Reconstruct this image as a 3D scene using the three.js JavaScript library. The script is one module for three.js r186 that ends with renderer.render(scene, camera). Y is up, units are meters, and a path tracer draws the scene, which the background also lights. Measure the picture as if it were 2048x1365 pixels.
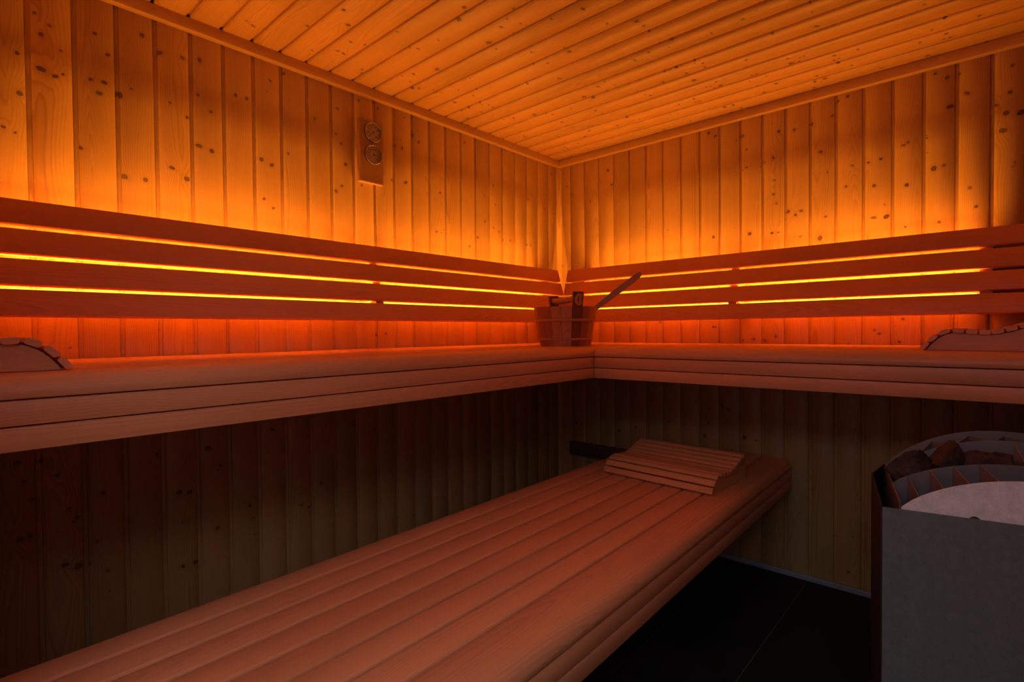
import * as THREE from 'three';
import { mergeGeometries, toCreasedNormals } from 'three/addons/utils/BufferGeometryUtils.js';
import { RectAreaLightUniformsLib } from 'three/addons/lights/RectAreaLightUniformsLib.js';

// ---------------------------------------------------------------- camera, light, exposure
const EYE = 1.086;                                   // eye height; the room's corner stands at x = 0, z = 0
const scene = new THREE.Scene();
const camera = new THREE.PerspectiveCamera(65.63, 2048 / 1365, 0.05, 30);
camera.rotation.order = 'YXZ';
camera.rotation.set(THREE.MathUtils.degToRad(-1.04), THREE.MathUtils.degToRad(42.016), THREE.MathUtils.degToRad(-0.501));
camera.position.set(1.8991, EYE, 2.5324);
const renderer = new THREE.WebGLRenderer();
renderer.toneMapping = THREE.LinearToneMapping;
renderer.toneMappingExposure = 2.1;
renderer.shadowMap.enabled = true;
RectAreaLightUniformsLib.init();
scene.background = new THREE.Color(0, 0, 0);
const STRIP_COLOR = new THREE.Color().setRGB(1, 0.39, 0.035);
const STRIP_POWER = 205;
const TOP_POWER = 86;
const ROOM_POWER = 4.3;
const ROOM_COLOR = new THREE.Color().setRGB(0.80, 0.86, 1.0);

// ---------------------------------------------------------------- small tools
function rng(seed) { let s = seed >>> 0; return () => { s = (s + 0x6d2b79f5) | 0; let t = Math.imul(s ^ (s >>> 15), 1 | s); t = (t + Math.imul(t ^ (t >>> 7), 61 | t)) ^ t; return ((t ^ (t >>> 14)) >>> 0) / 4294967296; }; }
function hash(x, y, s) { let h = Math.imul(x, 374761393) + Math.imul(y, 668265263) + Math.imul(s, 2246822519); h = Math.imul(h ^ (h >>> 13), 1274126177); return ((h ^ (h >>> 16)) >>> 0) / 4294967296; }
function noise(x, y, s = 0) {
  const ix = Math.floor(x), iy = Math.floor(y); let fx = x - ix, fy = y - iy; fx = fx * fx * (3 - 2 * fx); fy = fy * fy * (3 - 2 * fy);
  const a = hash(ix, iy, s), b = hash(ix + 1, iy, s), c = hash(ix, iy + 1, s), d = hash(ix + 1, iy + 1, s);
  return a + (b - a) * fx + (c - a) * fy + (a - b - c + d) * fx * fy;
}
const used = {};
function numbered(n) { const k = used[n] = (used[n] ?? -1) + 1; return k ? n + '_' + String(k).padStart(3, '0') : n; }
function mesh(name, geo, mat, parent, at) {
  const m = new THREE.Mesh(geo, mat); m.name = parent && parent !== scene ? name : numbered(name);
  if (at) m.position.set(...at);
  m.castShadow = m.receiveShadow = true; (parent ?? scene).add(m); return m;
}
function part(name, geo, mat, parent, label, at) { const m = mesh(name, geo, mat, parent, at); if (label) m.userData.label = label; return m; }
function thing(name, label, category, at = [0, 0, 0], turn = 0, group) {
  const g = new THREE.Group(); g.name = numbered(name); g.position.set(...at); g.rotation.y = turn; g.userData = { label, category }; if (group) g.userData.group = group; scene.add(g); return g;
}
function struct(name, at = [0, 0, 0]) { const g = new THREE.Group(); g.name = name; g.position.set(...at); g.userData.kind = 'structure'; scene.add(g); return g; }

// a profile in (x, y), counter-clockwise, drawn out along z from 0 to L; uv in metres: u round the profile, v along it
function prism(profile, L, { crease = 0.7, u0 = 0, z0 = 0, v0 = 0 } = {}) {
  const n = profile.length, pos = [], uv = []; let u = u0;
  const shape = profile.map((p) => new THREE.Vector2(p[0], p[1]));
  for (let i = 0; i < n; i++) {
    const a = profile[i], b = profile[(i + 1) % n], l = Math.hypot(b[0] - a[0], b[1] - a[1]);
    pos.push(a[0], a[1], z0, b[0], b[1], z0, b[0], b[1], z0 + L, a[0], a[1], z0, b[0], b[1], z0 + L, a[0], a[1], z0 + L);
    uv.push(u, v0, u + l, v0, u + l, v0 + L, u, v0, u + l, v0 + L, u, v0 + L); u += l;
  }
  for (const t of THREE.ShapeUtils.triangulateShape(shape, [])) {
    const [p, q, r] = t.map((i) => profile[i]);
    pos.push(p[0], p[1], z0 + L, q[0], q[1], z0 + L, r[0], r[1], z0 + L, r[0], r[1], z0, q[0], q[1], z0, p[0], p[1], z0);
    for (const e of [p, q, r, r, q, p]) uv.push(e[1], e[0] + v0);
  }
  const g = new THREE.BufferGeometry();
  g.setAttribute('position', new THREE.Float32BufferAttribute(pos, 3)); g.setAttribute('uv', new THREE.Float32BufferAttribute(uv, 2));
  return toCreasedNormals(g, crease);
}
function rounded(x0, y0, x1, y1, r, seg = 3) {       // rounded rectangle, counter-clockwise; r one number or [bottom left, bottom right, top right, top left]
  const R = Array.isArray(r) ? r : [r, r, r, r], out = [];
  const c = [[x0 + R[0], y0 + R[0], Math.PI], [x1 - R[1], y0 + R[1], 1.5 * Math.PI], [x1 - R[2], y1 - R[2], 0], [x0 + R[3], y1 - R[3], 0.5 * Math.PI]];
  c.forEach(([cx, cy, a], k) => { if (R[k] <= 0) out.push([cx, cy]); else for (let i = 0; i <= seg; i++) out.push([cx + R[k] * Math.cos(a + (i / seg) * Math.PI / 2), cy + R[k] * Math.sin(a + (i / seg) * Math.PI / 2)]); });
  return out;
}
const bar = (x0, y0, z0, x1, y1, z1, r = 0.002, seg = 2) => prism(rounded(x0, y0, x1, y1, r, seg), z1 - z0, { z0 });
// turn a geometry's axes: 'x' draws along x (profile x -> z), 'y' draws along y (profile x stays, y -> z)
function turned(g, how) {
  const m = new THREE.Matrix4();
  if (how === 'swap') m.set(0, 0, 1, 0, 0, 1, 0, 0, 1, 0, 0, 0, 0, 0, 0, 1);        // x <-> z (mirror): left-wall pieces become back-wall pieces
  if (how === 'up') m.set(1, 0, 0, 0, 0, 0, 1, 0, 0, -1, 0, 0, 0, 0, 0, 1);         // z -> y, y -> -z
  g = g.clone().applyMatrix4(m);
  if (how === 'swap') {
    for (const k of Object.keys(g.attributes)) { const a = g.attributes[k], n = a.itemSize, s = a.array; for (let i = 0; i < a.count; i += 3) for (let c = 0; c < n; c++) { const t = s[i * n + c]; s[i * n + c] = s[(i + 2) * n + c]; s[(i + 2) * n + c] = t; } }
  }
  return g;
}

// ---------------------------------------------------------------- wood
const clamp = (x) => Math.min(1, Math.max(0, x));
function woodTexture({ seed, w = 128, h = 2048, wide = 0.1, long = 2.05, early, late, contrast = 0.5, knots = 0, period = 4, knotSize = [3, 8], cluster, jitter = 0.2 }) {
  const R = rng(seed), data = new Uint8Array(w * h * 4);
  const heart = (R() * 1.6 - 0.3) * wide * 1000, deep = 8 + R() * 50, tone = 1 - jitter / 2 + R() * jitter, phase = R() * 10, lean = (R() - 0.5) * 0.02;
  const ks = [];
  for (let i = 0; i < knots; i++) {
    const k = { u: R() * wide * 1000, v: R() * long * 1000, r: knotSize[0] + R() * R() * (knotSize[1] - knotSize[0]), e: 0.8 + R() * 1.1, t: (R() - 0.5) * 0.9, d: 0.75 + R() * 0.25 };
    ks.push(k);
    if (R() < 0.4) ks.push({ ...k, u: R() * wide * 1000, v: k.v + (R() - 0.5) * 40, r: knotSize[0] * (0.7 + R()), t: -k.t });
  }
  for (const [u, v, r] of cluster ?? []) ks.push({ u, v, r: r * (0.8 + R() * 0.4), e: r > 7 ? 1.2 + R() * 0.8 : 0.8 + R() * 0.7, t: (R() - 0.5) * 1.4, d: 0.75 + R() * 0.25 });
  for (let y = 0; y < h; y++) {
    const v = (y / h) * long * 1000, wob = (noise(v / 260, 3, seed) - 0.5) * 26 + v * lean, dd = deep + (noise(v / 500, 9, seed) - 0.5) * 30;
    const near = ks.filter((k) => Math.abs(k.v - v) < k.r * 9);
    for (let x = 0; x < w; x++) {
      const u = (x / w) * wide * 1000; let r = Math.hypot(u - heart - wob, dd) + noise(u / 14, v / 180, seed + 1) * 3.2 + noise(u / 3, v / 50, seed + 2) * 0.5, dark = 0, halo = 0, shift = 0;
      for (const k of near) {
        const du = u - k.u, dv = v - k.v, a = du * Math.cos(k.t) + dv * Math.sin(k.t), b = (-du * Math.sin(k.t) + dv * Math.cos(k.t)) * k.e, q = Math.hypot(a, b) / k.r + (noise(u / 2, v / 2, seed + 7) - 0.5) * 0.25;
        shift += k.r * 1.0 * Math.exp(-Math.pow(Math.hypot(du, dv / 2.4) / (k.r * 1.9), 2));
        if (q < 1.25) dark = Math.max(dark, k.d * clamp((1.25 - q) * 3) * (0.86 + 0.14 * Math.cos(q * 9)));
        halo = Math.max(halo, 0.5 * clamp(1 - Math.abs(q - 1.7) / 0.9));
      }
      r += shift;
      const f = ((r + phase) / period) % 1, ring = Math.pow(f, 3) * clamp((1 - f) * 7) * (0.55 + 0.9 * noise(r / period * 0.7, 4, seed + 3));
      const fibre = (noise(u * 1.7, v / 34, seed + 4) - 0.5) * 0.09, patch = (noise(u / 70, v / 300, seed + 5) - 0.5) * 0.16;
      let t = clamp(ring * contrast * 1.5 + halo * 0.35);
      const lum = tone * (1 + fibre + patch), o = (y * w + x) * 4;
      for (let c = 0; c < 3; c++) {
        let col = (early[c] * (1 - t) + late[c] * t) * lum;
        col = col * (1 - dark) + KNOT[c] * dark;
        data[o + c] = 255 * Math.pow(clamp(col), 1 / 2.2);
      }
      data[o + 3] = 255;
    }
  }
  const tex = new THREE.DataTexture(data, w, h); tex.colorSpace = THREE.SRGBColorSpace; tex.magFilter = tex.minFilter = THREE.LinearFilter;
  tex.wrapS = tex.wrapT = THREE.MirroredRepeatWrapping; tex.repeat.set(1 / wide, 1 / long); tex.needsUpdate = true; return tex;
}
const KNOT = [0.040, 0.014, 0.006];
const PINE = { early: [0.61, 0.345, 0.125], late: [0.39, 0.18, 0.052], contrast: 0.5 };
const ALDER = { early: [0.78, 0.335, 0.15], late: [0.58, 0.215, 0.088], jitter: 0.06, contrast: 0.45 };
function shifted(tex, du, dv) { const t = tex.clone(); t.offset.set(du, dv); t.needsUpdate = true; return t; }
const woodMat = (map, rough = 0.5, bump = 0) => new THREE.MeshStandardMaterial({ map, roughness: rough, ...(bump ? { bumpMap: map, bumpScale: bump } : {}) });
const pineTex = []; for (let i = 0; i < 14; i++) pineTex.push(woodTexture({ ...PINE, seed: 100 + i * 17, knots: 11 + (i * 7) % 6, knotSize: [4, 12], period: 3.4 + (i % 4) * 0.9 }));
const pine = []; for (let k = 0; k < 3; k++) for (let i = 0; i < 14; i++) pine.push(woodMat(shifted(pineTex[i], (k * 0.37) % 1 * 0, [0, 0.41, 0.77][k]), 0.42));
const LEFT_KNOTS = { 1: '36,2001,7 68,1773,5', 2: '68,1787,6', 3: '22,1816,5 8,1566,5 38,1566,5', 6: '33,1837,6 48,1742,4 36,1619,5 74,1606,5', 7: '69,1644,5 16,1556,5', 8: '29,2007,7 57,1506,4', 10: '66,1733,5 42,1550,5', 11: '8,1959,7 42,1936,5', 12: '8,1888,6 47,1887,7 64,1741,8 61,2023,5', 13: '23,2021,5 88,1736,6', 14: '30,2026,5', 15: '25,1864,5 47,1665,6 21,1640,7 64,1756,5 32,1964,5 24,1865,5 46,1831,5 64,1754,5', 16: '34,1898,5 37,511,5', 17: '12,2025,8 26,1741,5 57,445,5 84,431,5', 18: '27,1697,7 63,1685,7 62,1983,5 34,1560,5 66,1533,5 50,743,8', 19: '42,1894,5 78,1894,5 74,444,5', 20: '30,1971,5 23,1857,5 61,1815,5 23,1694,10 61,1687,6 33,711,10 71,647,6 57,440,7', 21: '15,1952,10 78,1960,7 88,1776,5 43,1606,8 84,1580,7 45,585,7 74,579,6 51,348,7 88,349,7', 22: '8,1791,7 68,1987,5 16,1553,10 69,1554,7', 23: '39,1812,6 70,1814,6 58,1779,7 12,1613,6 51,1946,5 80,1897,5 46,628,5 30,493,5 52,400,5', 24: '30,1803,9 59,1794,6 75,1805,5 31,1896,5 49,1927,5 72,1868,4 8,746,8 42,700,5 66,603,5 84,574,5 55,448,8 83,435,8', 25: '83,1724,6 80,1828,5 50,1627,5 72,1618,4 60,750,8 72,698,5 85,646,6 62,546,8 81,550,6' };
const BACK_KNOTS = { 0: '73,1930,5', 1: '8,1875,6 33,549,7 66,548,5', 2: '43,1817,5', 3: '64,1966,6 88,1885,8', 4: '30,537,8', 5: '35,566,7', 7: '34,619,6', 9: '49,2028,6 80,2006,9 71,1528,5 70,1098,6 50,705,7 46,631,6 26,571,6', 10: '10,726,10 45,710,7', 11: '11,1975,11 32,1908,5 32,1827,5 46,1522,7 14,1034,9 63,1040,7 21,585,10 74,577,9', 12: '51,1844,6 55,1745,5 51,1684,5 74,1955,6 45,1513,6 71,1513,6 14,1035,9 61,1053,7', 13: '39,1946,6 45,1579,7 13,1598,9 67,1593,9', 14: '9,1953,6 45,1828,7 88,1967,5 64,1555,5 43,1467,7', 15: '9,2021,7 46,2031,6 63,1747,6 41,1666,6', 16: '63,1752,6 21,1747,5 41,1651,5 40,1525,9 82,1523,10 44,1078,5 60,1064,5', 17: '40,1788,7 53,1796,6 50,1634,6 29,1031,8 40,1120,5', 18: '38,2030,5 73,2004,6 82,1896,10 35,1680,7 65,1685,7 52,1478,5', 19: '33,1930,11 9,2007,6 60,1519,6 42,1589,5', 20: '14,1864,8 33,1772,10 51,1900,6 41,1830,7 79,1822,10' };
const knotsOf = (text) => (text ?? '').split(' ').filter(Boolean).map((q) => q.split(',').map(Number));
const ownBoards = (table, seed, n) => Array.from({ length: n }, (_, k) => woodMat(woodTexture({ ...PINE, early: [0.51, 0.285, 0.10], late: [0.33, 0.15, 0.043], seed: seed + k * 13, knots: 3, knotSize: [2.5, 5], period: 3.2 + (k * 7 % 5) * 0.6, cluster: knotsOf(table[k]) }), 0.42));
const leftPine = ownBoards(LEFT_KNOTS, 2000, 26), backPine = ownBoards(BACK_KNOTS, 5000, 23);
const alderTex = []; for (let i = 0; i < 5; i++) alderTex.push(woodTexture({ ...ALDER, seed: 900 + i * 31, knots: 0, w: 128, h: 1024, period: 2.6 + i * 0.5 }));
const alder = []; for (let k = 0; k < 3; k++) for (let i = 0; i < 5; i++) alder.push(woodMat(shifted(alderTex[i], 0.13 * k, 0.31 * k), 0.46));
const trimTex = woodTexture({ ...PINE, seed: 555, knots: 0, w: 64, h: 1024, contrast: 0.35, period: 3 });
const trimMat = woodMat(trimTex, 0.45);

// ---------------------------------------------------------------- the setting
const ROOM = { x: 2.40, z: 2.68, y: 2.086 };
const PITCH = 0.097;
function boardProfile(p = PITCH, deep = 0.0062, g = 0.0105, c = 0.0062) {                    // soft-edged matchboard: face at y = 0.0135, tongue set back
  const t = 0.0135, out = [[0, 0], [p, 0], [p, t - deep - 0.0003], [p - 0.0004, t - deep], [p - g, t - deep]];
  for (let i = 0; i <= 4; i++) { const a = (i / 4) * Math.PI / 2; out.push([p - g - c + c * Math.cos(a), t - c * 1.1 + c * 1.1 * Math.sin(a)]); }
  for (let i = 0; i <= 4; i++) { const a = (i / 4) * Math.PI / 2; out.push([0.0004 + c - c * Math.sin(a), t - c * 1.1 + c * 1.1 * Math.cos(a)]); }
  out.push([0.0004, 0.001]);
  return out;
}
const T = 0.0135;
const boardUp = turned(prism(boardProfile(), ROOM.y, { u0: -PITCH - 0.012, crease: 0.9 }), 'up');    // along y; across = x, face towards -z
const boardUpShort = (y0, y1) => turned(prism(boardProfile(), y1 - y0, { u0: -PITCH - 0.012, z0: y0, v0: y0, crease: 0.9 }), 'up');
let boardCount = 0;
const pickPine = (k) => pine[(k * 5 + ((k * k) % 7) * 3 + boardCount++ % 2) % pine.length];
const plain = (c, rough = 0.6, extra = {}) => new THREE.MeshStandardMaterial({ color: new THREE.Color().setRGB(...c), roughness: rough, ...extra });
const backing = plain([0.12, 0.06, 0.025], 0.9);
const box = (x0, y0, z0, x1, y1, z1) => { const g = new THREE.BoxGeometry(x1 - x0, y1 - y0, z1 - z0); g.translate((x0 + x1) / 2, (y0 + y1) / 2, (z0 + z1) / 2); return g; };

// boards face: profile y -> -z after 'up'; so the unturned board faces -z. Turn it so that it faces into the room.
const wallLeft = struct('wall_left'); mesh('backing', box(-0.09, -0.06, -0.09, -T, ROOM.y + 0.06, ROOM.z + 0.09), backing, wallLeft);
{ const g = boardUp.clone().rotateY(-Math.PI / 2);    // faces +x, across runs along +z
  for (let k = 0, z = 0.011 - 0.097; z < ROOM.z; z += PITCH, k++) part('board', g, leftPine[k] ?? pickPine(k), wallLeft, null, [-T, 0, z]); }
const wallBack = struct('wall_back'); mesh('backing', box(-0.09, -0.06, -0.09, ROOM.x + 0.09, ROOM.y + 0.06, -T), backing, wallBack);
{ const P2 = 0.0955 / PITCH, g = boardUp.clone().rotateY(Math.PI); g.scale(P2, 1, 1);      // faces +z, across runs along -x
  for (let k = 0, x = 0.0785 + 0.006; x < ROOM.x + 0.1; x += 0.0955, k++) part('board', g, backPine[k] ?? pickPine(k + 40), wallBack, null, [x, 0, -T]); }
const wallRight = struct('wall_right'); mesh('backing', box(ROOM.x + T, -0.06, -0.09, ROOM.x + 0.09, ROOM.y + 0.06, ROOM.z + 0.09), backing, wallRight);
{ const g = boardUp.clone().rotateY(Math.PI / 2);     // faces -x, across runs along -z
  for (let k = 0, z = 0.06; z < ROOM.z + 0.09; z += PITCH, k++) part('board', g, pickPine(k + 90), wallRight, null, [ROOM.x + T, 0, z]); }
const DOOR = { x0: 1.27, x1: 2.33, y: 1.86 };
const wallFront = struct('wall_front');
mesh('backing', mergeGeometries([box(-0.09, -0.06, ROOM.z + T, DOOR.x0, ROOM.y + 0.06, ROOM.z + 0.09), box(DOOR.x1, -0.06, ROOM.z + T, ROOM.x + 0.09, ROOM.y + 0.06, ROOM.z + 0.09), box(DOOR.x0, DOOR.y, ROOM.z + T, DOOR.x1, ROOM.y + 0.06, ROOM.z + 0.09)]), backing, wallFront);
{ const tall = boardUp, short = boardUpShort(DOOR.y, ROOM.y);   // faces -z, across runs along +x
  for (let k = 0, x = 0; x < ROOM.x - 0.01; x += PITCH, k++) part('board', x > DOOR.x0 - PITCH + 0.01 && x < DOOR.x1 - 0.01 ? short : tall, pickPine(k + 130), wallFront, null, [x, 0, ROOM.z + T]); }

const ceiling = struct('ceiling'); mesh('backing', box(-0.09, ROOM.y + T, -0.09, ROOM.x + 0.09, ROOM.y + 0.12, ROOM.z + 0.09), backing, ceiling);
{ // planks run along x; profile across z, face down
  const P2 = 0.0968 / PITCH; let g = prism(boardProfile(PITCH, 0.0105, 0.0085, 0.0048), ROOM.x, { u0: -PITCH - 0.012, crease: 0.9 }).clone();
  g.applyMatrix4(new THREE.Matrix4().set(0, 0, 1, 0, 0, -1, 0, 0, P2, 0, 0, 0, 0, 0, 0, 1));      // x' = z, y' = -y, z' = x
  for (let k = 0, z = 0.019 + 0.006 - 0.0968; z < ROOM.z; z += 0.0968, k++) part('plank', g, pickPine(k * 3 + 17), ceiling, null, [0, ROOM.y + T, z]); }

// floor: dark tiles, pale thin joints
const floor = struct('floor'); mesh('grout', box(-0.09, -0.12, -0.09, ROOM.x + 0.09, -0.0018, ROOM.z + 2.6), plain([0.16, 0.14, 0.12], 0.9), floor);
function speckle(seed, base, amp, size = 256) {
  const d = new Uint8Array(size * size * 4);
  for (let i = 0; i < size * size; i++) { const x = i % size, y = (i / size) | 0, n = 1 + amp * ((noise(x / 22, y / 22, seed) - 0.5) * 1.2 + (noise(x / 5, y / 5, seed + 1) - 0.5) * 0.8 + (hash(x, y, seed + 2) - 0.5) * 0.9); for (let c = 0; c < 3; c++) d[i * 4 + c] = 255 * Math.pow(clamp(base[c] * n), 1 / 2.2); d[i * 4 + 3] = 255; }
  const t = new THREE.DataTexture(d, size, size); t.colorSpace = THREE.SRGBColorSpace; t.magFilter = t.minFilter = THREE.LinearFilter; t.wrapS = t.wrapT = THREE.MirroredRepeatWrapping; t.needsUpdate = true; return t;
}
{ const tm = [1, 2, 3].map((s) => new THREE.MeshStandardMaterial({ map: speckle(s * 7, [0.006 + 0.0006 * s, 0.0055 + 0.0006 * s, 0.0055 + 0.0006 * s], 0.5), roughness: 0.75 }));
  const W = 0.3095, L = 0.66, gap = 0.003; const g = turned(prism(rounded(0, 0, W - gap, L - gap, 0.0015, 1), 0.01), 'up').rotateY(0).translate(0, -0.01, 0);   // top at y = 0, across +x, along -z
  for (let i = -4; i < 4; i++) for (let j = -1; j < 8; j++) {
    const x = 1.016 + i * W + gap / 2, z = 0.66 + j * L - (i & 1 ? 0.33 : 0) + gap / 2;
    if (x > ROOM.x || z - L > ROOM.z + 0.4) continue;
    part('tile', g, tm[((i * 5 + j * 3) % 3 + 3) % 3], floor, null, [x, 0, z]);
  } }
// trims
{ const t1 = struct('trim_1'); mesh('cornice', prism(rounded(0, ROOM.y - 0.040, 0.02, ROOM.y, [0.001, 0.006, 0.001, 0.001]), ROOM.z), trimMat, t1);
  const t2 = struct('trim_2'); mesh('cornice', turned(prism(rounded(0, ROOM.y - 0.040, 0.02, ROOM.y, [0.001, 0.006, 0.001, 0.001]), ROOM.x), 'swap'), trimMat, t2);
  const t3 = struct('trim_3'); mesh('corner_bead', turned(prism([[0, 0], [0.022, 0], [0.019, -0.009], [0.009, -0.019], [0, -0.022]].reverse(), ROOM.y - 0.04, { crease: 0.5 }), 'up'), trimMat, t3);
  const b1 = struct('baseboard_back'); mesh('skirting', turned(prism(rounded(0, 0, 0.012, 0.024, 0.003), ROOM.x), 'swap'), plain([0.34, 0.33, 0.38], 0.45), b1);
  const d1 = struct('door_1'); const fr = trimMat;
  mesh('door_frame', bar(DOOR.x0, 0, ROOM.z, DOOR.x0 + 0.035, DOOR.y, ROOM.z + 0.09), fr, d1); mesh('door_frame', bar(DOOR.x1 - 0.035, 0, ROOM.z, DOOR.x1, DOOR.y, ROOM.z + 0.09), fr, d1); mesh('door_frame', bar(DOOR.x0 + 0.035, DOOR.y - 0.035, ROOM.z, DOOR.x1 - 0.035, DOOR.y, ROOM.z + 0.09), fr, d1);
}
// the bright room outside the sauna door, behind the camera
{ const white = plain([0.5, 0.5, 0.5], 0.85), z0 = ROOM.z + 0.09, z1 = z0 + 2.2;
  const s = struct('wall_anteroom'); mesh('plaster', mergeGeometries([box(-0.09, -0.06, z1, ROOM.x + 0.6, 2.5, z1 + 0.1), box(-0.19, -0.06, z0, -0.09, 2.5, z1 + 0.1), box(ROOM.x + 0.5, -0.06, z0, ROOM.x + 0.6, 2.5, z1), box(ROOM.x + 0.09, -0.06, z0 - 0.1, ROOM.x + 0.6, 2.5, z0), box(-0.19, ROOM.y + 0.06, z0 - 0.08, ROOM.x + 0.09, 2.5, z0)]), white, s);
  const c = struct('ceiling_anteroom'); mesh('plaster', box(-0.19, 2.2, z0, ROOM.x + 0.6, 2.5, z1 + 0.1), white, c);
  const lampFrame = plain([0.5, 0.5, 0.5], 0.5);
  for (const [x, z, power, label] of [[2.62, z0 + 0.53, ROOM_POWER, 'square white ceiling lamp outside the sauna, near the door'], [1.65, z0 + 1.25, ROOM_POWER * 0.45, 'square white ceiling lamp outside the sauna, farther from the door']]) {
    const lamp = thing('ceiling_lamp', label, 'lamp', [x, 2.2, z]);
    part('lamp_frame', bar(-0.42, -0.04, -0.42, 0.42, 0, 0.42, 0.004), lampFrame, lamp);
    part('lamp_panel', box(-0.4, -0.045, -0.4, 0.4, -0.04, 0.4), new THREE.MeshStandardMaterial({ color: 0x000000, emissive: ROOM_COLOR, emissiveIntensity: 1 }), lamp);
    const L = new THREE.RectAreaLight(ROOM_COLOR, power, 0.8, 0.8); L.name = 'ceiling_lamp_light'; L.position.set(0, -0.05, 0); L.rotation.x = -Math.PI / 2; lamp.add(L);
  } }

// ---------------------------------------------------------------- benches
let alderCount = 0; const pickAlder = () => alder[(alderCount++ * 4 + 1) % alder.length];
function makeBench(t, depth, L, { slats, first = 0, top = 0, swap = false, flip = 0 }) {
  // local: x across from the back, z along, y = 0 at the top
  const S = (g) => (swap ? turned(g, 'swap') : g);
  const nose = 0.112, gap = 0.008, w = (depth - nose - first - gap * slats) / slats;
  for (let i = 0; i < slats; i++) part('slat', S(bar(first + i * (w + gap), -0.028, 0, first + i * (w + gap) + w, 0, L, 0.0045, 3)), pickAlder(), t);
  part('nosing', S(prism(rounded(depth - nose, -0.0405, depth, 0, [0.003, 0.004, 0.034, 0.0045], 7), L)), pickAlder(), t);
  part('fascia', S(bar(depth - 0.032, -0.0855, 0, depth - 0.001, -0.043, L, 0.003)), pickAlder(), t);
  part('fascia', S(bar(depth - 0.032, -0.1285, 0, depth - 0.001, -0.088, L, 0.003)), pickAlder(), t);
  for (let k = 0; k < 4; k++) { const z = 0.08 + k * (L - 0.24) / 3; part('bearer', S(bar(first + 0.01, -0.1, z, depth - 0.033, -0.029, z + 0.045, 0.002)), pickAlder(), t); }
  return t;
}
const TOP = EYE - 0.066;
const benchL = makeBench(thing('sauna_bench', 'upper wooden bench along the left wall, rounded front edge over two fascia boards', 'bench', [0.0, TOP, 0.002]), 0.695, ROOM.z - 0.004, { slats: 6, first: 0.012 });
const benchR = makeBench(thing('sauna_bench', 'upper wooden bench under the right-hand backrest, running from the bucket to above the stone heater', 'bench', [0.698, TOP, 0.0]), 0.695, ROOM.x - 0.70, { slats: 6, first: 0.012, swap: true });
const LOW = EYE - 0.570, YAW = THREE.MathUtils.degToRad(1.4);
const benchLow = makeBench(thing('sauna_bench', 'lower wooden bench in the foreground, carrying a slatted headrest at its far end', 'bench', [0.618, LOW, 0.022], YAW), 0.645, 2.6, { slats: 7, first: 0 });
{ const r = thing('support_rail', 'dark wooden rail on the back wall beside the far end of the lower bench', 'rail', [0.088, LOW - 0.145, 0.0]);
  part('rail', turned(bar(0, 0, 0, 0.03, 0.072, 1.12, 0.003), 'swap'), plain([0.10, 0.045, 0.025], 0.65), r); }

// ---------------------------------------------------------------- backrests with the light strips behind them
const HB = EYE + 0.345, LEAN = Math.atan(0.286), FRONT = (y) => 0.080 + (HB - y) * Math.tan(LEAN);
const stripGlow = new THREE.MeshStandardMaterial({ color: 0x000000, emissive: STRIP_COLOR, emissiveIntensity: 3 });
function makeBackrest(name, label, len, swap, battens, segments) {
  const t = thing(name, label, 'backrest', [0, 0, 0]);
  const S = (g) => (swap ? turned(g, 'swap') : g), w = 0.0675, gap = 0.0125, th = 0.02, c = Math.cos(LEAN), s = Math.sin(LEAN);
  for (let i = 0; i < 4; i++) {
    const d0 = i * (w + gap), prof = rounded(-th, -d0 - w, 0, -d0, 0.003, 2).map(([x, y]) => [0.080 + x * c - y * s, HB + x * s + y * c]);
    const g = prism(prof, len - 0.12, { z0: 0.12 }), p = g.attributes.position;
    for (let k = 0; k < p.count; k++) if (p.getZ(k) < 0.1201) p.setZ(k, i < 2 ? 0.12 : Math.max(0.12, p.getX(k) + 0.0015));
    part('backrest_board', S(g), pickAlder(), t);
  }
  for (const z of battens) {
    const yb = EYE + 0.062, prof = z < 0.3 ? [[0.002, yb], [0.036, yb], [0.036, HB - 0.015], [0.002, HB - 0.015]] : [[0.002, yb], [FRONT(yb) - th / c - 0.001, yb], [0.080 - th / c - 0.001 + 0.01, HB - 0.035], [0.002, HB - 0.035]];
    part('batten', S(prism(prof, 0.034, { z0: z - 0.017 })), pickAlder(), t);
  }
  for (const [a, b] of segments) {
    part('light_ledge', S(bar(0.0795, EYE + 0.100, a, FRONT(EYE + 0.11) - th / c - 0.003, EYE + 0.114, b, 0.001)), pickAlder(), t, 'thin wooden ledge carrying the light strip');
    const st = part('light_strip', S(prism(rounded(0.0805, EYE + 0.1141, 0.0895, EYE + 0.1182, 0.0008, 1), b - a - 0.01, { z0: a + 0.005 })), stripGlow, t, 'glowing amber light strip');
    const L = new THREE.RectAreaLight(STRIP_COLOR, STRIP_POWER, b - a - 0.01, 0.008), m = (a + b) / 2; L.name = 'light_strip_light';
    const P = swap ? [m, EYE + 0.1192, 0.085] : [0.085, EYE + 0.1192, m]; L.position.set(...P); t.add(L);
    part('light_strip', S(prism(rounded(0.0545, HB - 0.0070, 0.0595, HB - 0.0050, 0.0006, 1), b - a - 0.01, { z0: a + 0.005 })), stripGlow, t, 'glowing amber light strip');
    const L2 = new THREE.RectAreaLight(STRIP_COLOR, TOP_POWER, b - a - 0.01, 0.005); L2.name = 'light_strip_light'; L2.position.set(...(swap ? [m, HB - 0.0035, 0.057] : [0.057, HB - 0.0035, m])); t.add(L2);
    L2.lookAt(swap ? new THREE.Vector3(m, HB + 1, 1.0) : new THREE.Vector3(1.0, HB + 1, m));
    const tilt = 0.35; L.lookAt(swap ? new THREE.Vector3(P[0], P[1] + 1, P[2] - tilt) : new THREE.Vector3(P[0] - tilt, P[1] + 1, P[2]));
  }
  return t;
}
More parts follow.
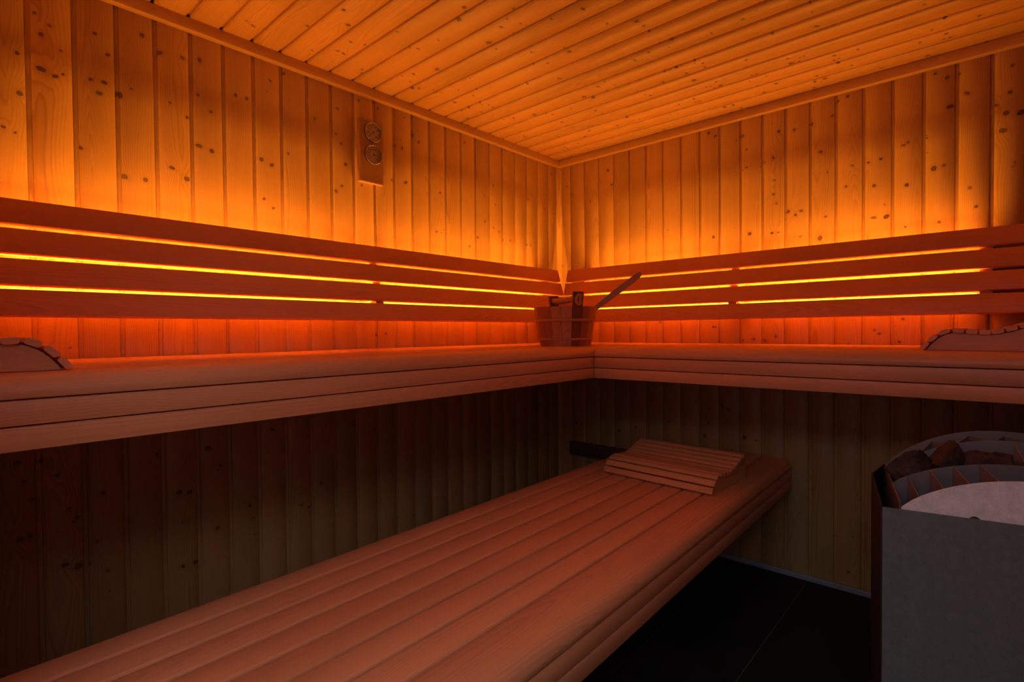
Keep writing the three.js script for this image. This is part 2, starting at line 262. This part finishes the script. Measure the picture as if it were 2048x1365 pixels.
makeBackrest('backrest', 'slatted backrest of four boards on the left wall under the dials, amber light behind it', ROOM.z - 0.004, false, [0.22, 1.333, 2.446], [[0.26, 1.314], [1.352, 2.427], [2.466, ROOM.z - 0.02]]);
makeBackrest('backrest', 'slatted backrest of four boards on the right-hand wall, behind the ladle, amber light behind it', ROOM.x - 0.02, true, [0.22, 1.05, 1.892], [[0.26, 1.031], [1.069, 1.873]]);

// ---------------------------------------------------------------- headrests
const HPROF = (() => {                                 // the curve that the slats' undersides follow: distance from the low end, height
  const pts = [[0.0005, 0.0], [0.0155, 0.0195], [0.033, 0.0375], [0.057, 0.0495], [0.086, 0.0495], [0.118, 0.046], [0.150, 0.0455], [0.182, 0.053], [0.213, 0.064], [0.244, 0.075], [0.275, 0.085], [0.306, 0.092]];
  return new THREE.CatmullRomCurve3(pts.map(([a, b]) => new THREE.Vector3(a, b, 0)));
})();
function makeHeadrest(name, label, at, turn, width) {  // low end at local x = 0, rising towards +x; slats along z from 0 to width
  const t = thing(name, label, 'headrest', at, turn), N = 11, th = 0.0125;
  const top = [];
  for (let i = 0; i < N; i++) {
    const u = 0.036 + i * 0.0855, c = HPROF.getPointAt(u), d = HPROF.getTangentAt(u), w = 0.0246, ang = Math.atan2(d.y, d.x);
    const prof = rounded(-w / 2, 0, w / 2, th, 0.0042, 3).map(([x, y]) => [c.x + x * Math.cos(ang) - y * Math.sin(ang), Math.max(0.0005, c.y + x * Math.sin(ang) + y * Math.cos(ang))]);
    part('slat', prism(prof, width), pickAlder(), t);
  }
  for (let i = 0; i <= 30; i++) { const p = HPROF.getPointAt(i / 30); top.push([p.x + 0.004, Math.max(0.0015, p.y - 0.0008)]); }
  const side = [[0.008, 0.0005], [0.306, 0.0005], ...top.slice().reverse().filter((p) => p[0] > 0.0085 && p[0] < 0.3065)];
  for (const z of [0.010, width - 0.028]) part('side_panel', prism(side, 0.018, { z0: z, crease: 0.3 }), pickAlder(), t);
  return t;
}
makeHeadrest('headrest', 'slatted curved headrest at the left edge, on the upper bench along the left wall', [0.60, TOP + 0.0005, 2.352], Math.PI / 2 * 0 - Math.PI / 2, 0.42);
makeHeadrest('headrest', 'slatted curved headrest at the right edge, on the upper bench above the stone heater', [1.757, TOP + 0.0005, 0.135], 0, 0.44);
makeHeadrest('headrest', 'slatted curved headrest lying across the far end of the lower bench', [0.752, LOW + 0.0005, 0.712], Math.PI / 2 - 0.06, 0.45);

// ---------------------------------------------------------------- bucket and ladle
const reds = [[0.40, 0.15, 0.07], [0.54, 0.25, 0.12], [0.26, 0.085, 0.045], [0.60, 0.30, 0.16]].map((c, i) => woodMat(woodTexture({ seed: 700 + i, w: 64, h: 256, long: 0.3, early: c, late: c.map((x) => x * 0.55), contrast: 0.6, period: 2.5 }), 0.55));
const BUCKET = [0.50, TOP, 0.625], bAng = Math.atan2(camera.position.z - BUCKET[2], camera.position.x - BUCKET[0]);   // direction to the viewer in plan
{ const t = thing('bucket', 'wooden stave bucket with a twisted rope handle in the corner of the upper benches', 'bucket', BUCKET);
  const N = 18, H = 0.170, rb = 0.112, rt = 0.139, th = 0.013;
  const stave = (a0, a1, y0, y1) => {
    const v = [], R = (y) => rb + (rt - rb) * (y / H), pos = [], uv = [];
    const P = (a, r, y) => [r * Math.cos(a), y, r * Math.sin(a)], seg = 3, quad = (a, b, c, d, ua, ub, va, vb) => { pos.push(...a, ...b, ...c, ...a, ...c, ...d); uv.push(ua, va, ub, va, ub, vb, ua, va, ub, vb, ua, vb); };
    for (let i = 0; i < seg; i++) {
      const p = a0 + (a1 - a0) * i / seg, q = a0 + (a1 - a0) * (i + 1) / seg, u0 = p * 0.13, u1 = q * 0.13, bev = (k) => (k === 0 || k === seg ? 0.0022 : 0);
      quad(P(q, R(y0) - bev(i + 1), y0), P(p, R(y0) - bev(i), y0), P(p, R(y1) - bev(i), y1), P(q, R(y1) - bev(i + 1), y1), u1, u0, y0, y1);
      quad(P(p, R(y0) - th, y0), P(q, R(y0) - th, y0), P(q, R(y1) - th, y1), P(p, R(y1) - th, y1), u0, u1, y0, y1);
      quad(P(q, R(y1) - bev(i + 1), y1), P(p, R(y1) - bev(i), y1), P(p, R(y1) - th, y1), P(q, R(y1) - th, y1), u1, u0, 0, th);
      quad(P(p, R(y0) - bev(i), y0), P(q, R(y0) - bev(i + 1), y0), P(q, R(y0) - th, y0), P(p, R(y0) - th, y0), u0, u1, 0, th);
    }
    for (const [a, s] of [[a0, 1], [a1, -1]]) { const A = P(a, R(y0) - 0.0022, y0), B = P(a, R(y0) - th, y0), C = P(a, R(y1) - th, y1), D = P(a, R(y1) - 0.0022, y1); s > 0 ? quad(A, B, C, D, 0, th, y0, y1) : quad(B, A, D, C, 0, th, y0, y1); }
    const g = new THREE.BufferGeometry(); g.setAttribute('position', new THREE.Float32BufferAttribute(pos, 3)); g.setAttribute('uv', new THREE.Float32BufferAttribute(uv, 2)); return toCreasedNormals(g, 0.4);
  };
  const step = 2 * Math.PI / N, near = bAng - 0.40 - step / 2, far = near + Math.PI;      // the tall stave stands right of the middle as seen
  for (let i = 0; i < N; i++) { const a = near + i * step, tall = i === 0 || i === N / 2; part(tall ? 'handle_stave' : 'stave', stave(a + 0.004, a + step - 0.004, 0, tall ? H + 0.060 : H), reds[tall ? 2 : [0, 1, 0, 3, 2, 0, 1][(i * 3) % 7]], t); }
  const hoop = (y, h, out) => { const R = (yy) => rb + (rt - rb) * (yy / H) + 0.0004; return new THREE.LatheGeometry([[0, 0], [out, 0.0015], [out * 1.1, h / 2], [out, h - 0.0015], [0, h], [0, 0]].map(([d, yy]) => new THREE.Vector2(R(y + yy) + d, y + yy)), 56); };
  const hoopMat = reds[3]; part('hoop', hoop(0.106, 0.012, 0.006), hoopMat, t); part('hoop', hoop(0.026, 0.010, 0.004), hoopMat, t);
  part('bucket_bottom', new THREE.CylinderGeometry(rb - th + 0.003, rb - th + 0.002, 0.01, 40).translate(0, 0.02, 0), reds[0], t);
  // rope between the two tall staves: three twisted strands
  const ca = near + step / 2, A = new THREE.Vector3(Math.cos(ca) * 0.118, H + 0.032, Math.sin(ca) * 0.118), B = new THREE.Vector3(-A.x * 1.22, H + 0.032, -A.z * 1.22);
  const strands = [];
  for (let k = 0; k < 3; k++) {
    const pts = []; for (let i = 0; i <= 90; i++) { const f = i / 90, p = A.clone().lerp(B, f); p.y += 0.004 - 0.006 * Math.sin(f * Math.PI); const n = new THREE.Vector3(-A.z, 0, A.x).normalize(), w = f * 2 * Math.PI * 5 + k * 2 * Math.PI / 3; p.addScaledVector(n, Math.cos(w) * 0.0074); p.y += Math.sin(w) * 0.0074; pts.push(p); }
    strands.push(new THREE.TubeGeometry(new THREE.CatmullRomCurve3(pts), 150, 0.0060, 8));
  }
  part('rope_handle', mergeGeometries(strands), plain([0.52, 0.30, 0.15], 0.9), t, 'twisted rope handle between the two tall staves');
  // rope end curled on the outside of the near tall stave
  const o = 0.139 + 0.0105, curl = []; const ex = new THREE.Vector3(-Math.sin(ca), 0, Math.cos(ca)), er = new THREE.Vector3(Math.cos(ca), 0, Math.sin(ca));
  for (let i = 0; i <= 40; i++) { const f = i / 40, a = -2.2 + f * 4.6; curl.push(new THREE.Vector3().addScaledVector(er, o + 0.003).addScaledVector(ex, Math.cos(a) * 0.0135).add(new THREE.Vector3(0, H + 0.026 + Math.sin(a) * 0.019, 0))); }
  const knot = [new THREE.TubeGeometry(new THREE.CatmullRomCurve3(curl), 60, 0.0062, 8)];
  const s2 = []; for (let i = 0; i <= 10; i++) { const f = i / 10; s2.push(new THREE.Vector3().addScaledVector(er, o + 0.004).addScaledVector(ex, 0.002 - 0.004 * Math.sin(f * 3)).add(new THREE.Vector3(0, H + 0.002 + f * 0.042, 0))); }
  knot.push(new THREE.TubeGeometry(new THREE.CatmullRomCurve3(s2), 24, 0.0066, 8));
  part('rope_knot', mergeGeometries(knot), plain([0.55, 0.31, 0.17], 0.9), t, 'pale rope end looped through the tall stave');
}
{ // ladle: bowl in the bucket, flat handle leaning out to the right
  const t = thing('ladle', 'wooden ladle with a long flat handle leaning out of the bucket', 'ladle', [BUCKET[0], TOP, BUCKET[2]]);
  const right = new THREE.Vector3(Math.sin(bAng), 0, -Math.cos(bAng)), base = right.clone().multiplyScalar(-0.01).add(new THREE.Vector3(0, 0.055, 0));
  const tip = right.clone().multiplyScalar(0.332).add(new THREE.Vector3(0, 0.318, 0)), dir = tip.clone().sub(base), len = dir.length(); dir.normalize();
  const up = new THREE.Vector3().crossVectors(right, new THREE.Vector3(0, 1, 0)).normalize(), side = new THREE.Vector3().crossVectors(up, dir).normalize();
  const sh = new THREE.Shape(); sh.moveTo(-0.008, 0); sh.lineTo(-0.0085, len * 0.45); sh.bezierCurveTo(-0.012, len * 0.6, -0.0145, len * 0.8, -0.0125, len * 0.95); sh.bezierCurveTo(-0.010, len, 0.004, len * 1.01, 0.0085, len * 0.97); sh.bezierCurveTo(0.0135, len * 0.8, 0.012, len * 0.6, 0.0085, len * 0.45); sh.lineTo(0.008, 0); sh.closePath();
  const g = new THREE.ExtrudeGeometry(sh, { depth: 0.006, bevelEnabled: true, bevelSize: 0.002, bevelThickness: 0.002, bevelSegments: 2, curveSegments: 8 });
  g.translate(0, 0, -0.003).applyMatrix4(new THREE.Matrix4().makeBasis(side, dir, up.clone().negate()).setPosition(base));
  const lm = woodMat(woodTexture({ seed: 777, w: 64, h: 512, long: 0.5, early: [0.50, 0.34, 0.30], late: [0.36, 0.22, 0.18], contrast: 0.4 }), 0.5);
  part('handle', g, lm, t);
  const prof = []; for (let i = 0; i <= 8; i++) { const a = (i / 8) * Math.PI / 2; prof.push(new THREE.Vector2(Math.sin(a) * 0.042, -Math.cos(a) * 0.032)); } for (let i = 8; i >= 0; i--) { const a = (i / 8) * Math.PI / 2; prof.push(new THREE.Vector2(Math.sin(a) * 0.037, -Math.cos(a) * 0.027)); }
  const b = new THREE.LatheGeometry(prof, 28); b.translate(base.x - right.x * 0.03, 0.067, base.z - right.z * 0.03); part('bowl', b, lm, t);
}

// ---------------------------------------------------------------- thermometer and hygrometer board
{ const t = thing('sauna_thermometer', 'wooden board with two round silver-rimmed dials, thermometer over hygrometer, hanging on the left wall', 'thermometer', [0, EYE + 0.612, 1.295]);
  const W = 0.112, H = 0.252, tm = woodMat(woodTexture({ ...PINE, seed: 321, w: 128, h: 256, long: 0.3, wide: 0.13, contrast: 0.4, early: [0.38, 0.18, 0.08], late: [0.28, 0.12, 0.05] }), 0.45);
  const sh = new THREE.Shape([[-W / 2 + 0.004, 0.004], [W / 2 - 0.004, 0.004], [W / 2 - 0.004, H - 0.004], [-W / 2 + 0.004, H - 0.004]].map((p) => new THREE.Vector2(...p)));
  const g = new THREE.ExtrudeGeometry(sh, { depth: 0.014, bevelEnabled: true, bevelSize: 0.004, bevelThickness: 0.004, bevelSegments: 2 }); g.rotateY(Math.PI / 2).translate(0.0045, 0, 0);
  part('dial_board', g, tm, t);
  const chrome = plain([0.38, 0.36, 0.36], 0.25, { metalness: 1 });
  const face = (dots) => {
    const c = document.createElement('canvas'); c.width = c.height = 256; const k = c.getContext('2d'); k.fillStyle = '#a58f86'; k.fillRect(0, 0, 256, 256); k.translate(128, 128); k.strokeStyle = k.fillStyle = '#2a1512'; k.lineWidth = 3;
    for (let i = 0; i <= 50; i++) { const a = (135 + i * 5.4) * Math.PI / 180, r0 = i % 5 ? 108 : 100; k.beginPath(); k.moveTo(Math.cos(a) * r0, Math.sin(a) * r0); k.lineTo(Math.cos(a) * 118, Math.sin(a) * 118); k.stroke(); }
    k.font = 'bold 30px sans-serif'; k.textAlign = 'center'; k.textBaseline = 'middle';
    for (let i = 0; i <= (dots ? 10 : 7); i++) { const a = (135 + i * (dots ? 27 : 270 / 7)) * Math.PI / 180; k.fillText(String(dots ? i * 10 : i * 20), Math.cos(a) * 82, Math.sin(a) * 82); }
    const x = new THREE.CanvasTexture(c); x.colorSpace = THREE.SRGBColorSpace; return new THREE.MeshStandardMaterial({ map: x, roughness: 0.4 });
  };
  const dial = (y, ang, dots) => {
    const d = part('dial', new THREE.LatheGeometry([[0.033, 0.0], [0.0405, 0.0], [0.0405, 0.006], [0.039, 0.0085], [0.0365, 0.009], [0.0345, 0.0075], [0.0345, 0.003], [0.033, 0.0]].map((p) => new THREE.Vector2(...p)), 48).rotateZ(-Math.PI / 2), chrome, t, dots ? 'round silver-rimmed hygrometer dial' : 'round silver-rimmed thermometer dial', [0.0225, y, -0.006]);
    part('dial_face', new THREE.CircleGeometry(0.0346, 48).rotateY(Math.PI / 2).translate(0.0035, 0, 0), face(dots), d);
    const nd = new THREE.Shape([[-0.006, -0.0012], [0.024, -0.0006], [0.026, 0], [0.024, 0.0006], [-0.006, 0.0012]].map((p) => new THREE.Vector2(...p)));
    const ng = new THREE.ExtrudeGeometry(nd, { depth: 0.0008, bevelEnabled: false }); const hub = new THREE.CylinderGeometry(0.003, 0.003, 0.0016, 16).rotateX(Math.PI / 2).translate(0, 0, 0.0008);
    part('needle', mergeGeometries([ng, hub.toNonIndexed()]).rotateZ(ang).rotateY(Math.PI / 2).translate(0.0048, 0, 0), plain([0.03, 0.015, 0.012], 0.5), d);
  };
  dial(H - 0.046, Math.PI * 1.20, false); dial(H - 0.137, 0.03, true);
  { const c = document.createElement('canvas'); c.width = 64; c.height = 24; const k = c.getContext('2d'); k.fillStyle = '#8a5a3a'; k.fillRect(0, 0, 64, 24); k.fillStyle = '#c9a48c'; k.fillRect(4, 5, 7, 14); k.fillRect(16, 5, 7, 14); k.fillRect(29, 5, 5, 14); k.fillRect(40, 5, 8, 14);
    const x = new THREE.CanvasTexture(c); x.colorSpace = THREE.SRGBColorSpace; part('badge', box(0, -0.004, -0.009, 0.0006, 0.004, 0.009), new THREE.MeshStandardMaterial({ map: x, roughness: 0.5 }), t, null, [0.0226, 0.02, -0.025]); }
}

// ---------------------------------------------------------------- stone heater
{ const PHI = THREE.MathUtils.degToRad(11), t = thing('sauna_heater', 'grey sheet-metal sauna heater with arched top plates at the right edge', 'heater', [1.745, 0, 1.275], PHI);
  const Y = EYE - 0.352, W = 0.52;
  const steelTex = (seed, base) => { const m = speckle(seed, base, 0.16); m.repeat.set(9, 9); return m; };
  const grey = new THREE.MeshStandardMaterial({ map: steelTex(31, [0.19, 0.195, 0.19]), roughness: 0.5, metalness: 0.2 }), pale = new THREE.MeshStandardMaterial({ map: steelTex(37, [0.80, 0.73, 0.73]), roughness: 0.6, metalness: 0.0 });
  const dark = plain([0.022, 0.015, 0.014], 0.6), sheet = plain([0.30, 0.27, 0.28], 0.42, { metalness: 0.5 });
  // casing: front sheet wraps round its left and right edge; dark side and back panels
  part('front_panel', turned(prism([...rounded(0, -0.0, W, 0.0022, 0.001, 1)], Y - 0.10, { z0: 0.10 }), 'up'), grey, t, 'grey speckled front sheet', [0, 0, 0.002]);
  part('side_panel', box(-0.002, 0.1, -0.285, 0.0, Y + 0.002, -0.003), dark, t, 'dark side panel'); part('side_panel', box(W, 0.1, -0.285, W + 0.002, Y, -0.003), dark, t, 'dark side panel');
  part('back_panel', turned(prism([[0, -0.285], [0.03, -0.40], [W - 0.03, -0.40], [W, -0.285], [W - 0.002, -0.285], [W - 0.032, -0.398], [0.032, -0.398], [0.002, -0.285]].map(([a, b]) => [a, -b]).reverse(), Y - 0.1, { z0: 0.1, crease: 0.2 }), 'up'), dark, t, 'dark back panel');
  for (const [x, z] of [[0.03, -0.03], [W - 0.05, -0.03], [0.05, -0.35], [W - 0.07, -0.35]]) part('foot', bar(x, 0, z, x + 0.025, 0.1, z + 0.025, 0.002), dark, t);
  part('base_plate', box(0.004, 0.1, -0.395, W - 0.004, 0.104, -0.006), dark, t);
  const arch = (x0, x1, rise, n = 28) => { const o = []; for (let i = 0; i <= n; i++) { const f = i / n, x = x0 + (x1 - x0) * f, q = 2 * f - 1; o.push([x, Y + rise * Math.pow(1 - Math.abs(q) ** 2.2, 0.85)]); } return o; };
  const archY = (x, x0, x1, rise) => { const q = 2 * (x - x0) / (x1 - x0) - 1; return Y + rise * Math.pow(Math.max(0, 1 - Math.abs(q) ** 2.2), 0.85); };
  const plate = (z, rise, mat, label, low = Y - 0.2) => part('arched_plate', prism([[0.032, low], [W - 0.032, low], ...arch(0.032, W - 0.032, rise).reverse()], 0.0022, { z0: z, crease: 0.2 }), mat, t, label);
  plate(-0.0425, 0.071, pale, 'pale arched front plate', Y - 0.03);
  { const g = t.children.at(-1).geometry, p = g.attributes.position; for (let i = 0; i < p.count; i++) p.setZ(i, p.getZ(i) + (Y + 0.071 - p.getY(i)) * 0.36); t.children.at(-1).geometry = toCreasedNormals(g, 0.2); }   // the plate leans back
  plate(-0.204, 0.066, sheet); plate(-0.30, 0.100, sheet); plate(-0.384, 0.108, sheet);
  // fins between the two front plates, zig-zag between the two rear plates
  const fin = (x0, x1, za, zb, rise, low) => { // a thin upright sheet from (x0, za) to (x1, zb)
    const ya = archY(x0, 0.032, W - 0.032, rise), yb = archY(x1, 0.032, W - 0.032, rise), dx = x1 - x0, dz = zb - za, l = Math.hypot(dx, dz), nx = -dz / l * 0.001, nz = dx / l * 0.001, b = low;
    const c = [[x0 + nx, b, za + nz], [x1 + nx, b, zb + nz], [x1 + nx, yb, zb + nz], [x0 + nx, ya, za + nz], [x0 - nx, b, za - nz], [x1 - nx, b, zb - nz], [x1 - nx, yb, zb - nz], [x0 - nx, ya, za - nz]], pos = [];
    for (const [i, j, k, m] of [[0, 1, 2, 3], [5, 4, 7, 6], [3, 2, 6, 7], [4, 0, 3, 7], [1, 5, 6, 2], [4, 5, 1, 0]]) for (const q of [i, j, k, i, k, m]) pos.push(...c[q]);
    const g = new THREE.BufferGeometry(); g.setAttribute('position', new THREE.Float32BufferAttribute(pos, 3)); g.setAttribute('uv', new THREE.Float32BufferAttribute(new Float32Array(pos.length / 3 * 2), 2)); g.computeVertexNormals(); return g;
  };
  for (const x of [0.061, 0.1, 0.14, 0.184, 0.258, 0.332, 0.376, 0.416, 0.455]) part('fin', fin(x, x, -0.0425, -0.2015, 0.067, Y - 0.12), sheet, t);
  for (const x of [0.0325, W - 0.0325]) part('inner_side_plate', box(x - 0.001, Y - 0.2, -0.384, x + 0.001, Y + 0.002, -0.041), sheet, t);
  const zz = [0.05, 0.09, 0.125, 0.16, 0.195, 0.228, 0.258, 0.29, 0.325, 0.36, 0.395, 0.43, 0.465];
  for (let i = 0; i < zz.length - 1; i++) part('fin', fin(zz[i], zz[i + 1], i & 1 ? -0.302 : -0.382, i & 1 ? -0.382 : -0.302, 0.098, Y - 0.12), sheet, t);
  part('divider', (() => { const c = prism([[-0.30, Y - 0.15], [-0.2045, Y - 0.15], [-0.2045, Y + 0.064], [-0.30, Y + 0.099]], 0.002); return c.rotateY(-Math.PI / 2).translate(0.26, 0, 0); })(), sheet, t, 'sloping divider plate');
  part('knob', new THREE.CylinderGeometry(0.0085, 0.0085, 0.012, 20).rotateX(Math.PI / 2 - 0.35).translate(0.141, Y - 0.0075, -0.010), dark, t, 'round dark screw head on the arched plate');
  part('stone_tray', box(0.034, Y - 0.11, -0.299, W - 0.034, Y - 0.105, -0.206), dark, t);
  // stones
  const stoneMats = [0, 1, 2].map((i) => new THREE.MeshStandardMaterial({ map: speckle(50 + i, [0.034 + 0.008 * i, 0.017, 0.014], 1.1, 128), roughness: 0.75 }));
  const names = ['jagged dark stone at the left end of the heater', 'large peaked dark stone left of the middle of the heater', 'broad dark stone with a bright glint beside the divider plate', 'low dark stone at the front left, under the jagged stone', 'reddish low stone in the middle, against the front fins', 'dark stone in front of the broad one', 'small dark stone between the jagged and the peaked stone', 'dark stone right of the divider plate'];
  const put = [[0.074, 0.018, -0.256, 0.050, 0.050, 0.034], [0.146, 0.044, -0.258, 0.040, 0.050, 0.034], [0.210, 0.044, -0.256, 0.046, 0.044, 0.034], [0.078, -0.042, -0.238, 0.038, 0.030, 0.026], [0.130, -0.018, -0.236, 0.030, 0.030, 0.024], [0.190, -0.006, -0.234, 0.034, 0.030, 0.022], [0.104, -0.022, -0.274, 0.024, 0.026, 0.020], [0.330, 0.020, -0.250, 0.052, 0.050, 0.038]];
  put.forEach(([x, y, z, a, b, c], k) => {
    let g = new THREE.IcosahedronGeometry(1, 3); const p = g.attributes.position, R = rng(60 + k), planes = [];
    for (let i = 0; i < 11; i++) { const d = new THREE.Vector3(R() * 2 - 1, R() * 2 - 1, R() * 2 - 1).normalize(); planes.push([d, 0.62 + R() * 0.28]); }
    for (let i = 0; i < p.count; i++) { const v = new THREE.Vector3().fromBufferAttribute(p, i).normalize(); let r = 1.15; for (const [d, h] of planes) { const q = v.dot(d); if (q > 0.05) r = Math.min(r, h / q); } r *= 1 + (noise(v.x * 4 + 9, v.y * 4 + v.z * 3, k) - 0.5) * 0.16; p.setXYZ(i, v.x * r * a, v.y * r * b, v.z * r * c); }
    g = toCreasedNormals(g, 0.35); const m = mesh('sauna_stone', g, stoneMats[k % 3]);
    const q = new THREE.Vector3(x, Y + y, z).applyAxisAngle(new THREE.Vector3(0, 1, 0), PHI).add(t.position); m.position.copy(q); m.rotation.y = PHI + (R() - 0.5) * 0.5;
    m.userData = { label: names[k], category: 'stone', group: 'stones in the sauna heater' };
  });
}
renderer.render(scene, camera);
